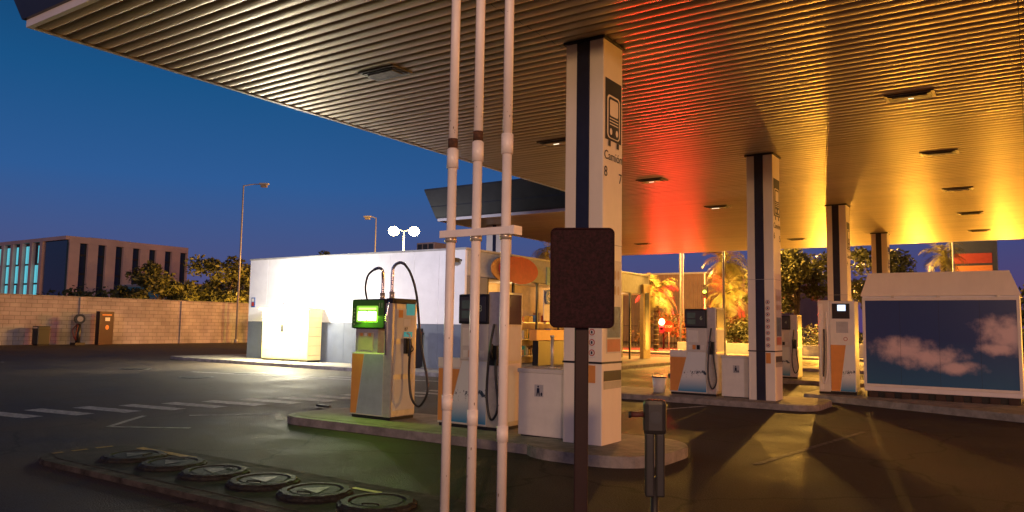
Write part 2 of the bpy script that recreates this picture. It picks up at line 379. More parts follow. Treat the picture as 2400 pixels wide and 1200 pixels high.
# columns
INK = mat('navy_print', (.012, .018, .05), .4)
def column(y, num=None, detail=True):
    w = .56
    t = T('canopy_column', (-4.5-w, y, .12))
    H = CZ-.12-.0
    t.box('cladding', (0, 0, 0), (w, w, H+.02), CREAM, bev=.012)
    t.box('dark_band', (.17, -.012, 0), (.36, .05, H), NAVY, bev=.003)
    for z in (1.02,): t.box('joint_low', (-.006, -.018, z), (w+.006, w+.006, z+.025), BLACK, bev=.002)
    t.box('joint_mid', (-.003, -.015, 2.55), (w+.003, w+.003, 2.558), GREYM, bev=0)
    t.box('collar', (-.03, -.03, H-.035), (w+.03, w+.03, H+.0), DARK, bev=.003)
    f = '+X'; o = (w+.004, 0, 0)
    z0 = 3.95
    t.rect('sign_board', f, o, .05, z0-.03, .52, z0+.79, INK)
    o2 = (w+.007, 0, 0); o3 = (w+.010, 0, 0); o4 = (w+.013, 0, 0)
    t.rrect('truck_outline', f, o2, .10, z0-.0, .47, z0+.58, .07, CREAM)
    t.rrect('truck_cab', f, o3, .13, z0+.01, .44, z0+.555, .055, INK)
    t.rrect('windscreen', f, o4, .165, z0+.30, .405, z0+.52, .03, CREAM)
    for k in range(3): t.rect('grille_%d' % k, f, o4, .16, z0+.18+.04*k, .41, z0+.193+.04*k, CREAM)
    t.disc('headlight_l', f, o4, .20, z0+.09, .035, .045, CREAM); t.disc('headlight_r', f, o4, .37, z0+.09, .035, .045, CREAM)
    t.rect('wheel_l', f, o3, .13, z0-.11, .20, z0-.035, INK); t.rect('wheel_r', f, o3, .37, z0-.11, .44, z0-.035, INK)
    t.text('word', f, (w+.006, .285, z0-.29), 'Camión', .165, INK)
    if num:
        t.text('number_a', f, (w+.006, .07, z0-.52), num[0], .19, INK)
        t.text('number_b', f, (w+.006, .49, z0-.56), num[1], .19, INK)
    t.rect('poster', f, o, .10, 1.15, .53, 2.35, mat('poster_paper', (.60, .55, .52), .4))
    t.rect('poster_image', f, o2, .13, 1.35, .50, 1.75, mat('poster_blue', (.10, .16, .26), .4, var=.5))
    t.rect('poster_band', f, o2, .13, 1.17, .50, 1.33, mat('poster_red', (.5, .14, .08), .4))
    for r in range(2):
        for k in range(4): t.disc('poster_spot_%d%d' % (r, k), f, o2, .17+.09*k, 2.16-.2*r, .033, .06, mat('poster_beige', (.5, .36, .25), .5))
    t.rect('brown_band', f, o, .04, .80, .54, .93, mat('brown_band', (.04, .025, .025), .4))
    t.rect('grey_band', f, o, .04, .70, .54, .795, GREYM)
    return t
c1 = column(8.7, ('8', '7')); c2 = column(16.55, ('6', '5')); c3 = column(24.4, ('4', '3')); c4 = column(32.25, ('2', '1'))
for c in (c1, c2):
    for k in range(8):
        z = 1.1+.13*k
        c.rect('notice_%d' % k, '-Y', (0, -.016, 0), .375, z, .475, z+.115, LABEL)
        c.disc('notice_ring_%d' % k, '-Y', (0, -.019, 0), .425, z+.058, .042, .042, mat('sign_redbrown', (.45, .07, .04), .4))
        c.disc('notice_core_%d' % k, '-Y', (0, -.022, 0), .425, z+.058, .03, .03, LABEL)
        c.rect('notice_symbol_%d' % k, '-Y', (0, -.025, 0), .412, z+.04, .438, z+.076, INK)
    c.rect('orange_notice', '-Y', (0, -.016, 0), .375, .78, .475, 1.0, ORANGE)

# ------------------------------------------------------------------ fuel pumps
DISP = mat('pump_display', (.4, .6, .1), .3, emit=(.88, 1.0, .35), es=16)
DISPG = mat('pump_display_frame', (.03, .09, .01), .3, emit=(.13, .33, .02), es=.08)
SCREEN = mat('small_screen', (.3, .35, .4), .3, emit=(.6, .75, 1), es=1.6)
TEAL = mat('teal_label', (.03, .35, .38), .4, emit=(.05, .5, .5), es=.3)
NUMM = mat('number_pale', (.5, .6, .4), .4)
def nozzle(t, x, y, z):
    t.box('nozzle_holster', (x, y-.05, z-.10), (x+.05, y+.09, z+.14), BLACK)
    t.tube('nozzle_spout', [(x+.10, y, z+.12), (x+.07, y, z+.20), (x+.02, y, z+.22)], .013, METAL)
    t.tube('nozzle_body', [(x+.08, y, z-.14), (x+.10, y, z), (x+.09, y, z+.13)], .026, BLACK)
    t.tube('nozzle_guard', [(x+.1, y, z-.08), (x+.16, y, z-.03), (x+.11, y, z+.05)], .009, BLACK)

pa = T('fuel_pump', (-9.06, 8.85, .12))
W = .86; D = .56
pa.box('plinth', (.02, .02, 0), (W-.02, D, .06), DARK)
pa.box('lower_cabinet', (0, 0, .05), (.70, D, 1.02), PUMPW, bev=.012)
pa.flat('front_orange', '-Y', (0, -.004, 0), [(.01, .07), (.13, .07), (.27, 1.0), (.01, 1.0)], ORANGE)
pa.flat('front_bluegrey', '-Y', (0, -.004, 0), [(.14, .07), (.69, .07), (.69, 1.0), (.28, 1.0)], BLUEGR)
pa.box('middle_cabinet', (.03, .04, 1.02), (.52, D-.03, 1.42), METAL, bev=.01)
pa.box('middle_label', (.10, .032, 1.06), (.42, .045, 1.34), mat('beige_label', (.5, .45, .3), .4), bev=.003)
for k in range(3): pa.rect('fuel_tag_%d' % k, '-Y', (0, .029, 0), .14+.09*k, 1.28, .20+.09*k, 1.33, (ORANGE, LABEL, ORANGE)[k])
pa.box('head', (-.01, -.03, 1.40), (.72, D+.01, 1.87), BLACK, bev=.03)
pa.rrect('head_face', '-Y', (0, -.034, 0), .01, 1.42, .70, 1.85, .03, DISPG)
pa.rrect('display_window', '-Y', (0, -.037, 0), .11, 1.50, .58, 1.76, .02, mat('display_window', (.1, .3, .03), .3, emit=(.35, .75, .06), es=.9))
for k, u in enumerate((.15, .36)): pa.rrect('display_%d' % k, '-Y', (0, -.040, 0), u, 1.53, u+.18, 1.67, .01, DISP)
pa.rect('display_slot', '-Y', (0, -.040, 0), .16, 1.70, .54, 1.73, mat('slot_glow', (.3, .5, .1), .4, emit=(.6, .9, .2), es=2))
for k in range(5): pa.rect('display_digit_bg_%d' % k, '-Y', (0, -.038, 0), .05, 1.46+.06*k, .08, 1.48+.06*k, NUMM)
pa.text('number', '-Y', (.63, -.037, 1.73), '11', .11, NUMM)
pa.box('hose_column', (.70, -.01, .05), (W, D, 1.80), METAL, bev=.01)
pa.box('hose_column_cap', (.71, .0, 1.80), (W-.01, D-.01, 1.88), BLACK, bev=.01)
for k in range(3): pa.box('side_panel_%d' % k, (W, .05, .15+.55*k), (W+.008, D-.05, .62+.55*k), PUMPW, bev=.004)
pa.rect('side_screen', '+X', (W+.012, 0, 0), .30, 1.62, .50, 1.80, TEAL)
pa.rect('side_label_a', '+X', (W+.012, 0, 0), .12, 1.58, .22, 1.70, ORANGE); pa.rect('side_label_b', '+X', (W+.012, 0, 0), .25, 1.45, .40, 1.56, LABEL)
pa.rect('side_label_c', '+X', (W+.012, 0, 0), .25, 1.28, .45, 1.36, TEAL)
pa.text('side_number', '+X', (W+.012, .3, 1.38), 'B7', .07, INK)
nozzle(pa, W+.01, .30, 1.12)
for x, y in ((.36, .28), (.78, .05)):
    pa.cyl('mast_socket', (x, y, 1.85), (x, y, 1.98), .04, METAL)
pa.tube('mast_a', [(.36, .28, 1.9), (.36, .28, 2.2), (.36, .26, 2.34), (.30, .24, 2.38), (.22, .22, 2.36)], .024, CHROME)
pa.tube('mast_b', [(.78, .05, 1.7), (.78, .05, 2.25), (.80, .06, 2.38), (.88, .10, 2.44), (.95, .13, 2.42)], .024, CHROME)
pa.tube('mast_stay', [(.74, .0, 1.0), (.745, -.015, 1.6), (.78, .05, 1.95)], .022, CHROME)
pa.tube('hose_a', [(.22, .22, 2.36), (.10, .20, 2.26), (.05, .2, 2.05), (.06, .25, 1.84)], .017, BLACK)
pa.tube('hose_b', [(.95, .13, 2.42), (1.05, .18, 2.25), (1.12, .25, 1.9), (1.18, .3, 1.2), (1.28, .34, .7), (1.30, .34, .42), (1.15, .33, .22), (1.0, .32, .35), (.95, .31, .7), (.96, .30, .98)], .019, BLACK)
pa.area('display_glow', (.36, -.08, 1.60), (.8, -2.4, .0), .5, .2, 26, (.55, 1.0, .08))

def pumpB(loc, w=1.1, num='6', glow=True):
    t = T('fuel_pump', loc); D = .55
    lw = w*.80
    t.box('plinth', (.02, .02, 0), (w-.02, D, .06), DARK)
    t.box('lower_cabinet', (0, 0, .05), (lw, D, .98), PUMPW, bev=.012)
    t.flat('front_orange', '-Y', (0, -.004, 0), [(.01, .08), (.17*w, .08), (.36*w, .84), (.01, .84)], ORANGE)
    t.flat('front_splash', '-Y', (0, -.004, 0), [(.18*w, .08), (lw-.01, .08), (lw-.01, .96), (.40*w, .96)], SPLASH)
    t.box('front_top_left', (0, -.008, .86), (.36*w, .1, 1.0), LABEL, bev=.005)
    t.box('upper_cabinet', (.36*w, .0, .98), (lw, D-.04, 1.50), PUMPW, bev=.01)
    t.box('keypad_panel', (.40*w, -.012, 1.18), (.62*w, .02, 1.44), LABEL, bev=.004)
    for k in range(4): t.rect('fuel_tag_%d' % k, '-Y', (0, -.006, 0), (.41+.09*k)*w, 1.02, (.48+.09*k)*w, 1.12, (LABEL, ORANGE, BLACK, LABEL)[k])
    t.box('head', (.34*w, -.03, 1.50), (lw+.02, D, 1.93), BLACK, bev=.02)
    t.box('head_bezel', (.37*w, -.04, 1.54), (lw-.02, -.025, 1.89), mat('pump_grey', (.06, .06, .065), .3), bev=.004)
    t.rect('display_a', '-Y', (0, -.043, 0), .40*w, 1.72, .58*w, 1.84, mat('display_off', (.10, .17, .15), .15))
    t.rect('display_b', '-Y', (0, -.043, 0), .40*w, 1.58, .58*w, 1.69, mat('display_off', (.10, .17, .15), .15))
    t.text('number', '-Y', (.70*w, -.044, 1.68), num, .13, NUMM)
    t.box('hose_column', (lw, 0, .05), (w, D, 1.96), METAL, bev=.01)
    t.box('side_upper_panel', (w, .04, 1.50), (w+.012, D-.04, 1.93), mat('brown_panel', (.09, .045, .03), .25), bev=.004)
    t.box('side_mid_panel', (w, .04, .98), (w+.010, D-.04, 1.47), PUMPW, bev=.004)
    t.box('side_low_panel', (w, .04, .12), (w+.010, D-.04, .94), CREAM, bev=.004)
    t.tube('hose', [(w-.10, -.02, 1.5), (w-.12, -.10, 1.1), (w-.14, -.12, .5), (w-.06, -.12, .18), (w+.04, -.1, .35), (w-.02, -.08, .8), (w-.04, -.05, 1.0)], .017, BLACK)
    t.box('holster', (w-.16, -.05, .92), (w-.03, .02, 1.2), BLACK)
    t.tube('nozzle', [(w-.10, -.06, 1.0), (w-.10, -.1, 1.1), (w-.10, -.08, 1.22)], .024, BLACK)
    return t
pumpB((-7.35, 8.95, .12), 1.12, '8'); pumpB((-6.90, 16.7, .12), 1.08, '6')
pumpB((-7.15, 24.7, .12), 1.12, '4')

def cabinet(loc, w=.72):
    t = T('service_cabinet', loc)
    t.box('body', (0, 0, 0.02), (w, .55, .86), LABEL, bev=.012)
    t.box('lid', (-.015, -.015, .85), (w+.015, .565, .91), PUMPW, bev=.012)
    t.box('foot', (.03, .03, 0), (w-.03, .52, .03), DARK)
    t.rect('notice', '-Y', (0, -.003, 0), .26, .54, .40, .70, mat('grey_label', (.45, .45, .48), .4))
    t.disc('person_head', '-Y', (0, -.006, 0), .32, .675, .013, .013, INK)
    t.flat('person_body', '-Y', (0, -.006, 0), [(.305, .55), (.32, .60), (.335, .55), (.346, .55), (.34, .655), (.30, .655), (.294, .55)], INK)
    t.disc('bin_mark', '-Y', (0, -.006, 0), .372, .575, .014, .024, INK)
    return t
cabinet((-5.85, 8.85, .12)); cabinet((-5.72, 16.75, .12), .62)
tp = T('towel_dispenser', (-5.5, 9.15, 1.03)); tp.cyl('post', (0, 0, 0), (0, 0, .42), .022, METAL); tp.cyl('cap', (0, 0, .42), (0, 0, .45), .03, METAL); tp.cyl('base', (0, 0, 0), (0, 0, .02), .06, METAL)
bk = T('bucket', (-7.25, 16.9, .12)); bk.cyl('pail', (0, 0, 0), (0, 0, .34), .13, LABEL, r2=.16); bk.cyl('rim', (0, 0, .34), (0, 0, .37), .17, BLACK)
bk.tube('handle', [(-.16, 0, .33), (-.1, -.1, .42), (.1, -.1, .42), (.16, 0, .33)], .006, METAL)

sp = T('fuel_pump', (-4.20, 19.15, .14))
sp.box('base', (0, 0, 0), (.82, .55, .08), DARK)
sp.box('hose_column', (0, -.02, .05), (.26, .5, 2.18), PUMPW, bev=.02)
sp.box('hose_column_face', (.03, -.03, .1), (.11, 0, 2.1), LABEL, bev=.005)
sp.box('cabinet', (.26, 0, .05), (.80, .5, 2.16), LABEL, bev=.015)
sp.box('screen_housing', (.32, -.03, 1.75), (.70, .01, 2.10), BLACK, bev=.01)
sp.rect('screen', '-Y', (0, -.034, 0), .44, 1.93, .62, 2.07, SCREEN)
sp.rect('card_reader', '-Y', (0, -.004, 0), .40, 1.42, .66, 1.68, mat('grey_label', (.45, .45, .48), .4))
sp.disc('no_smoking_ring', '-Y', (0, -.007, 0), .60, 1.28, .045, .045, mat('sign_redbrown', (.45, .07, .04), .4)); sp.disc('no_smoking_core', '-Y', (0, -.010, 0), .60, 1.28, .032, .032, LABEL)
sp.flat('front_orange', '-Y', (0, -.004, 0), [(.27, .08), (.46, .08), (.60, 1.14), (.27, 1.14)], ORANGE)
sp.flat('front_splash', '-Y', (0, -.004, 0), [(.47, .08), (.79, .08), (.79, 1.14), (.61, 1.14)], SPLASH)
sp.tube('hose_a', [(.20, -.06, 1.9), (.22, -.08, 1.2), (.20, -.08, .5), (.12, -.07, .25), (.06, -.07, .7), (.07, -.06, 1.1)], .018, LABEL)
sp.tube('hose_b', [(.14, -.06, 1.5), (.15, -.10, 1.0), (.12, -.1, .4)], .02, BLACK)

bx = T('storage_cabinet', (-3.2, 19.0, .14))
BW = 3.0
bx.box('body', (0, 0, .14), (BW, 1.6, 2.26), WHITE, bev=.02)
vs = [(-.03, -.03, 2.26), (BW+.03, -.03, 2.26), (BW-.16, -.0, 2.78), (.14, 0, 2.78), (-.03, 1.63, 2.26), (BW+.03, 1.63, 2.26), (BW-.16, 1.6, 2.78), (.14, 1.6, 2.78)]
bx.mesh('hood', vs, [(0, 1, 2, 3), (5, 4, 7, 6), (1, 5, 6, 2), (4, 0, 3, 7), (3, 2, 6, 7), (0, 4, 5, 1)], CREAM)
bx.box('skid', (.05, .05, 0), (BW-.05, 1.55, .15), DARK)
for k in range(9): bx.box('skid_block_%d' % k, (.1+.33*k, -.02, .0), (.28+.33*k, .04, .13), mat('wood', (.05, .03, .025), .8), bev=.004)
px_ = bx.mesh('sky_panel', [(0, 0, 0), (BW-.12, 0, 0), (BW-.12, 0, 1.86), (0, 0, 1.86)], [(0, 1, 2, 3)], SKYP); px_.location = (.06, -.012, .30)
for n, a, b in (('frame_l', (0.0, -.03, .24), (.06, -.0, 2.22)), ('frame_r', (BW-.06, -.03, .24), (BW, 0, 2.22)), ('frame_b', (.06, -.03, .24), (BW-.06, 0, .30)), ('frame_t', (.06, -.03, 2.16), (BW-.06, 0, 2.22))):
    bx.box(n, a, b, LABEL, bev=.006)
for k in range(3): bx.box('seam_%d' % k, (.76*(k+1), -.014, .3), (.76*(k+1)+.004, -.011, 2.16), DARK, bev=0)
for k in (0.6, 1.5, 2.6): bx.box('hinge', (k, -.04, 2.22), (k+.06, -.0, 2.27), METAL, bev=.004)

# ------------------------------------------------------------------ foreground
for i, x in enumerate((-3.95, -3.69, -3.40)):
    t = T('vent_pipe', (x, 4.93, IZ)); H = 5.36
    r = .042
    t.cyl('lower_pipe', (0, 0, 0), (0, 0, 3.0-.04*i), r-.004, PIPE, seg=24); t.cyl('upper_pipe', (0, 0, 3.0), (0, 0, H), r-.004, PIPE, seg=24)
    t.cyl('coupling', (0, 0, 2.84+.03*i), (0, 0, 3.0+.03*i), r+.006, PIPE, seg=24)
    if i < 2: t.cyl('rust_band', (0, 0, 3.01+.03*i), (0, 0, 3.09+.03*i), r-.001, RUST, seg=24)
    t.cyl('base_flange', (0, 0, 0), (0, 0, .02), .09, GREYM); t.cyl('clamp_ring', (0, 0, 2.22), (0, 0, 2.27), r+.006, METAL)
    t.cyl('lower_socket', (0, 0, .86-.1*i), (0, 0, .98-.1*i), r+.002, PIPE, seg=24)
    for k in range(13):   # paint chips
        a = random.uniform(-2.6, -.2); z = random.choice((random.uniform(.2, 5), random.uniform(2.95, 3.35), random.uniform(.2, 1.6))); s_ = random.uniform(.004, .012)
        p = [(math.cos(a+da)*(r-.0025), math.sin(a+da)*(r-.0025), z+dz) for da, dz in ((-s_*9, 0), (-s_*3, -s_*1.4), (s_*8, -s_*.3), (s_*6, s_*1.2), (-s_*5, s_))]
        t.mesh('paint_chip_%d' % k, p, [(0, 1, 2, 3, 4)], RUST)
br = T('pipe_bracket', (-4.02, 4.93, 2.34)); br.box('bar', (0.0, -.065, -.03), (.70, -.050, .03), PIPE, bev=.003); br.box('tab', (.70, -.065, -.035), (.74, .05, .035), PIPE, bev=.003)
br2 = T('pipe_bracket', (-4.02, 4.93, 4.66)); br2.box('bar', (0, -.065, -.03), (.68, -.050, .03), RUST, bev=.003)

sg = T('traffic_sign', (-2.18, 3.96, 0), rz=rad(28))
sg.box('post', (-.04, -.03, 0), (.04, .03, 2.12), mat('sign_post', (.024, .009, .010), .55, metal=.2, spec=.3), bev=.008)
bm = bmesh.new(); pts = stadium(-.18, .18, -.285, .285, .03)
f_ = bm.faces.new([bm.verts.new((x, -.045, z)) for x, z in pts]); r_ = bmesh.ops.extrude_face_region(bm, geom=[f_])
bmesh.ops.translate(bm, vec=(0, -.02, 0), verts=[v for v in r_['geom'] if isinstance(v, bmesh.types.BMVert)]); bmesh.ops.recalc_face_normals(bm, faces=bm.faces)
me = bpy.data.meshes.new('plate'); bm.to_mesh(me); bm.free(); me.materials.append(REDBACK); pl = sg.obj('plate', me); pl.location = (0, 0, 1.885)
rim = sg.tube('rim', [(x, -.066, z+1.885) for x, z in pts+[pts[0]]], .006, REDBACK, sub=1)
for z in (1.75, 2.02): sg.box('clamp', (-.06, -.045, z), (.06, -.03, z+.03), DARK)

bo = T('service_bollard', (-1.83, 4.2, 0), rz=rad(30))
bo.cyl('stem', (0, 0, 0), (0, 0, .75), .024, DARK)
bo.box('shaft_l', (-.055, -.03, .64), (-.004, .03, 1.0), DARK, bev=.01); bo.box('shaft_r', (.004, -.03, .64), (.055, .03, 1.0), DARK, bev=.01)
bo.box('head', (-.065, -.045, .99), (.065, .045, 1.19), DARK, bev=.03)
bo.cyl('nozzle', (-.06, 0, 1.10), (-.14, 0, 1.10), .014, mat('rusty_red', (.10, .025, .02), .6)); bo.cyl('dial', (.0, -.05, 1.09), (0, -.04, 1.09), .035, BLACK)
bo.cyl('knob', (-.135, 0, 1.10), (-.15, 0, 1.10), .02, DARK)
bo.cyl('foot', (0, 0, 0), (0, 0, .02), .08, DARK)

# ------------------------------------------------------------------ shop
pv = T('pavement'); pv.prism('kerb', [(-30, 18.9), (-28.5, 18.5), (-13.6, 18.5), (-13.2, 18.9), (-13.2, 37.5), (-30, 37.5)], 0, .12, KERB)
pv.prism('paving_slabs', [(-29.6, 19.0), (-28.4, 18.75), (-13.8, 18.75), (-13.45, 19.0), (-13.45, 37.2), (-29.6, 37.2)], .1, .125, PAVE, bev=0)
sh = T('shop_building', (0, 0, .12)); X0, X1, Y0, Y1, HT = -27.0, -15.7, 20.4, 35.4, 4.02
sh.box('core', (X0+.1, Y0+.12, 0), (X1-1.4, Y1-.1, HT-.1), BLACK, bev=0)
sh.box('core_side', (X1-1.4, Y0+.12, 0), (X1-.1, Y0+1.3, HT-.1), BLACK, bev=0)
npn = 10; pw = (X1-X0)/npn
for k in range(npn):
    a = X0+pw*k; sh.box('wall_panel_%d' % k, (a+.004, Y0, 1.5), (a+pw-.004, Y0+.11, HT), WHITE, bev=.006)
    sh.box('plinth_panel_%d' % k, (a+.004, Y0+.002, 0), (a+pw-.004, Y0+.112, 1.494), GREYBL, bev=.004)
sh.box('roof_trim', (X0-.04, Y0-.03, HT), (X1+.04, Y0+.14, HT+.07), GREYM, bev=.01)
sh.box('roof_trim_side', (X1-.1, Y0+.14, HT), (X1+.04, Y1, HT+.07), GREYM, bev=.01)
sh.box('roof', (X0, Y0+.14, HT-.12), (X1-.1, Y1, HT+.02), DARK, bev=0)
sh.box('left_wall', (X0-.01, Y0+.12, 0), (X0+.1, Y1, HT), WHITE, bev=.005)
sh.box('front_fascia', (X1-.12, Y0+.12, 3.15), (X1, Y1, HT-.002), mat('shop_fascia', (.35, .36, .36), .4), bev=.01)
sh.box('corner_panel', (X1-.1, Y0+.115, 0), (X1-.005, Y0+1.3, 3.14), GREYBL, bev=.005)
INT = mat('shop_interior_wall', (.55, .38, .2), .6)
sh.box('interior_back', (X1-1.45, Y0+1.3, 0), (X1-1.38, Y1-.3, 3.1), INT, bev=0)
sh.box('interior_ceiling', (X1-1.4, Y0+1.3, 3.1), (X1-.12, Y1-.3, 3.14), LABEL, bev=0)
for k in range(8):
    y = Y0+1.3+1.65*k
    sh.box('mullion_%d' % k, (X1-.10, y, 0), (X1-.02, y+.09, 3.14), DARK, bev=.004)
    if k < 7:
        for j in range(3):
            for q in range(9):
                if random.random() < .8:
                    c = random.choice([(.5, .08, .03), (.6, .35, .05), (.08, .2, .4), (.5, .5, .5), (.05, .25, .15), (.35, .16, .08)])
                    h = random.uniform(.18, .4)
                    sh.box('goods', (X1-1.1, y+.18+.155*q, .35+.65*j), (X1-.8, y+.30+.155*q, .35+.65*j+h), mat('goods_%s' % str(c), c, .5), bev=.004)
            sh.box('shelf', (X1-1.3, y+.12, .30+.65*j), (X1-.72, y+1.6, .34+.65*j), METAL, bev=0)
sh.box('counter_board', (X1+.02, Y0+4.0, .95), (X1+.35, Y0+7.5, 1.35), ORANGE, bev=.01)
sh.box('counter_leg', (X1+.05, Y0+4.2, 0), (X1+.3, Y0+7.3, .94), BLACK, bev=.01)
for k, y in enumerate((Y0+3.5, Y0+8, Y0+12.5)): sh.point('interior_tube_%d' % k, (X1-.6, y, 2.9), 38, (1, .66, .30), .3)
sh.box('end_pillar', (X1-.1, Y1-.9, 0), (X1+.1, Y1-.1, 3.6), mat('end_pillar', (.5, .35, .12), .5), bev=.01)
sh.box('end_pillar_band', (X1+.1, Y1-.75, .4), (X1+.12, Y1-.3, 3.2), NAVY, bev=.005)
sh.box('entry_poster', (X1+.0, Y0+5.0, 1.7), (X1+.03, Y0+5.9, 2.9), mat('poster_paper', (.60, .55, .52), .4), bev=.004)
sh.box('entry_poster_b', (X1+.0, Y0+5.2, 3.1), (X1+.03, Y0+6.5, 3.8), mat('poster_green', (.2, .4, .35), .4), bev=.004)

ov = T('oval_shop_sign', (-15.55, 23.2, 3.62))
ov.box('support', (-.12, -.06, -.05), (.0, .06, .05), DARK)
def ovald(t, n, cu, cv, ru, rv, x0, x1, m):
    seg = 40; v = []
    for x in (x0, x1): v += [(x, cu+ru*math.cos(2*math.pi*k/seg), cv+rv*math.sin(2*math.pi*k/seg)) for k in range(seg)]
    f = [list(range(seg))[::-1], list(range(seg, 2*seg))]+[(k, (k+1) % seg, seg+(k+1) % seg, seg+k) for k in range(seg)]
    t.mesh(n, v, f, m)
ovald(ov, 'orange_backing', -.55, -.02, 1.0, .46, 0, .05, mat('orange_sign', (.55, .22, .05), .35)); ovald(ov, 'red_oval', .1, 0, 1.25, .50, .06, .13, RED)
wc = T('accessible_sign', (-15.62, 25.7, 2.75))
def wheelchair(t, R, m, face='+X'):
    ovald(t, 'disc', 0, 0, R, R, 0, .03, m)
    o = (.034, 0, 0); w = LABEL
    t.disc('head', '+X', o, -.05*R, .62*R, .11*R, .11*R, w)
    t.flat('torso', '+X', o, [(-.12*R, .0), (.0, .0), (.0, .45*R), (-.12*R, .45*R)], w)
    t.flat('arm', '+X', o, [(.0, .22*R), (.35*R, .22*R), (.35*R, .31*R), (0, .31*R)], w)
    t.flat('leg', '+X', o, [(-.12*R, -.09*R), (.30*R, -.09*R), (.48*R, -.5*R), (.60*R, -.5*R), (.38*R, .03*R), (-.12*R, .03*R)], w)
    seg = 20; v = []; f = []
    for k in range(seg):
        a = rad(120+k*230/(seg-1))
        for r in (.40*R, .50*R): v.append((.034, -.08*R+r*math.cos(a), -.2*R+r*math.sin(a)))
    for k in range(seg-1): f.append((2*k, 2*k+1, 2*k+3, 2*k+2))
    t.mesh('wheel', v, f, w)
wheelchair(wc, .30, BLUES)

ac = T('air_conditioner', (-18.8, 22.6, 4.14)); ac.box('casing', (-1.0, 0, 0), (-.1, .8, .62), mat('ac_brown', (.22, .14, .11), .5), bev=.02)
for k in range(3): ac.box('grille_%d' % k, (-.95+.28*k, -.02, .06), (-.72+.28*k, .0, .56), DARK, bev=.005)
sc = T('canopy_column', (-17.1, 23.5, 4.1)); sc.box('shaft', (0, 0, 0), (.75, .6, 1.3), CREAM, bev=.01); sc.box('band', (.3, -.01, 0), (.45, .0, 1.29), NAVY, bev=0)

cm = T('security_camera', (-15.9, 20.35, 3.75)); cm.box('arm', (0, -.2, 0), (.06, .05, .06), BLACK); cm.box('housing', (-.12, -.35, -.06), (.08, -.1, .08), BLACK)
vb = T('wall_vent', (-22.9, 20.37, 2.45)); vb.box('casing', (0, -.06, 0), (.2, .03, .35), GREYM); vb.box('pipe', (.07, -.05, -.4), (.12, .0, 0), GREYM)
ns = T('wall_notice', (-26.8, 20.385, 2.2)); ns.box('plate', (0, -.02, 0), (.22, .01, .4), BLUES); ns.rect('red_part', '-Y', (0, -.023, 0), .03, .05, .19, .2, RED); ns.rect('white_part', '-Y', (0, -.023, 0), .03, .23, .19, .36, LABEL)

# parcel lockers
lk = T('parcel_locker', (-25.1, 19.65, .125)); LW = 2.65; LH = 1.98; LD = .65
lk.box('plinth', (.02, .03, 0), (LW-.02, LD, .08), DARK)
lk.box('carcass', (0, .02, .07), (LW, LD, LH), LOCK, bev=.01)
cols = [.0, .55, 1.0, 1.35, 1.8, 2.2, 2.65]
for a, b in zip(cols, cols[1:]):
    rows = 6 if (b-a) > .4 else 5
    if a == 1.0:
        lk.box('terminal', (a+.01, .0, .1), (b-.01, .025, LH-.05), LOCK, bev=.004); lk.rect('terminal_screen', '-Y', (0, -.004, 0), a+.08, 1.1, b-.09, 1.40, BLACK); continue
    for r in range(rows):
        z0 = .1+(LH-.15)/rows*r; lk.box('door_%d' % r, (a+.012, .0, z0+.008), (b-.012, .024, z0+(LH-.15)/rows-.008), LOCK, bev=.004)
for r in range(5): lk.box('side_seam_%d' % r, (LW, .04, .25+.35*r), (LW+.004, LD-.03, .258+.35*r), DARK, bev=0)
lk.box('light_panel', (.02, -.03, LH-.36), (LW-.02, -.002, LH-.03), LOCKT, bev=.008)
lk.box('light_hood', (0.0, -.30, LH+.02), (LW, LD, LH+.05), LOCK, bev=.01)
lk.box('light_tube', (.1, -.28, LH-.01), (LW-.1, -.22, LH+.018), mat('tube_light', (.9, .9, .8), .3, emit=(1, .93, .60), es=45))
lk.area('hood_light', (LW/2, -.27, LH-.03), (LW/2, .02, .9), LW-.2, .08, 900, (1, .88, .42))
lk.area('panel_light', (LW/2, -.06, LH-.2), (LW/2, -2, 1.5), LW-.2, .3, 420, (1, .92, .66))  # extra lamp added for the glowing band
lk.tube('spot_arm', [(LW-.3, -.05, LH+.04), (LW-.3, -.3, LH+.15), (LW-.3, -.85, LH+.18)], .015, GREYM); lk.cyl('spot_cup', (LW-.3, -.92, LH+.14), (LW-.3, -.92, LH+.24), .05, GREYM, r2=.07)  # arm and cup added only to carry the spill lamp
lk.point('hood_spill', (LW-.3, -.92, LH+.40), 900, (1, .94, .80), .08)  # added lamp, brightens ground, wall and canopy slats

def bin_(x, y, z=0, h=1.1, w=.5, n='waste_bin'):
    t = T(n, (x, y, z)); t.box('body', (-w/2, -w/2, 0.04), (w/2, w/2, h), BLACK, bev=.04); t.box('lid', (-w/2-.02, -w/2-.02, h-.22), (w/2+.02, w/2+.02, h-.16), DARK); t.box('slot', (-w/2+.08, -w/2-.01, h-.14), (w/2-.08, -w/2+.01, h-.06), METAL); t.box('foot', (-w/2+.05, -w/2+.05, 0), (w/2-.05, w/2-.05, .05), DARK)
bin_(-17.6, 19.9, .12, 1.35, .62)
bin_(-48.9, 22.4, 0, 1.15, .7); bin_(-48.6, 39.5, 0, 1.3, .6)
kb = T('phone_kiosk', (-46.9, 39.0, 0)); kb.box('body', (-.35, -.35, 0), (.35, .35, 2.2), BLACK, bev=.05); kb.box('hood', (-.4, -.5, 1.5), (.4, -.3, 2.25), DARK, bev=.03)
ap = T('air_and_water_station', (-48.8, 24.5, 0)); ap.cyl('post', (0, 0, 0), (0, 0, 1.3), .14, BLACK); ap.cyl('gauge', (-.0, 0, 1.6), (.22, -.05, 1.6), .30, BLACK, seg=28); ap.cyl('dial', (.22, -.05, 1.6), (.24, -.055, 1.6), .17, mat('dial_face', (.3, .28, .25), .4), seg=28)
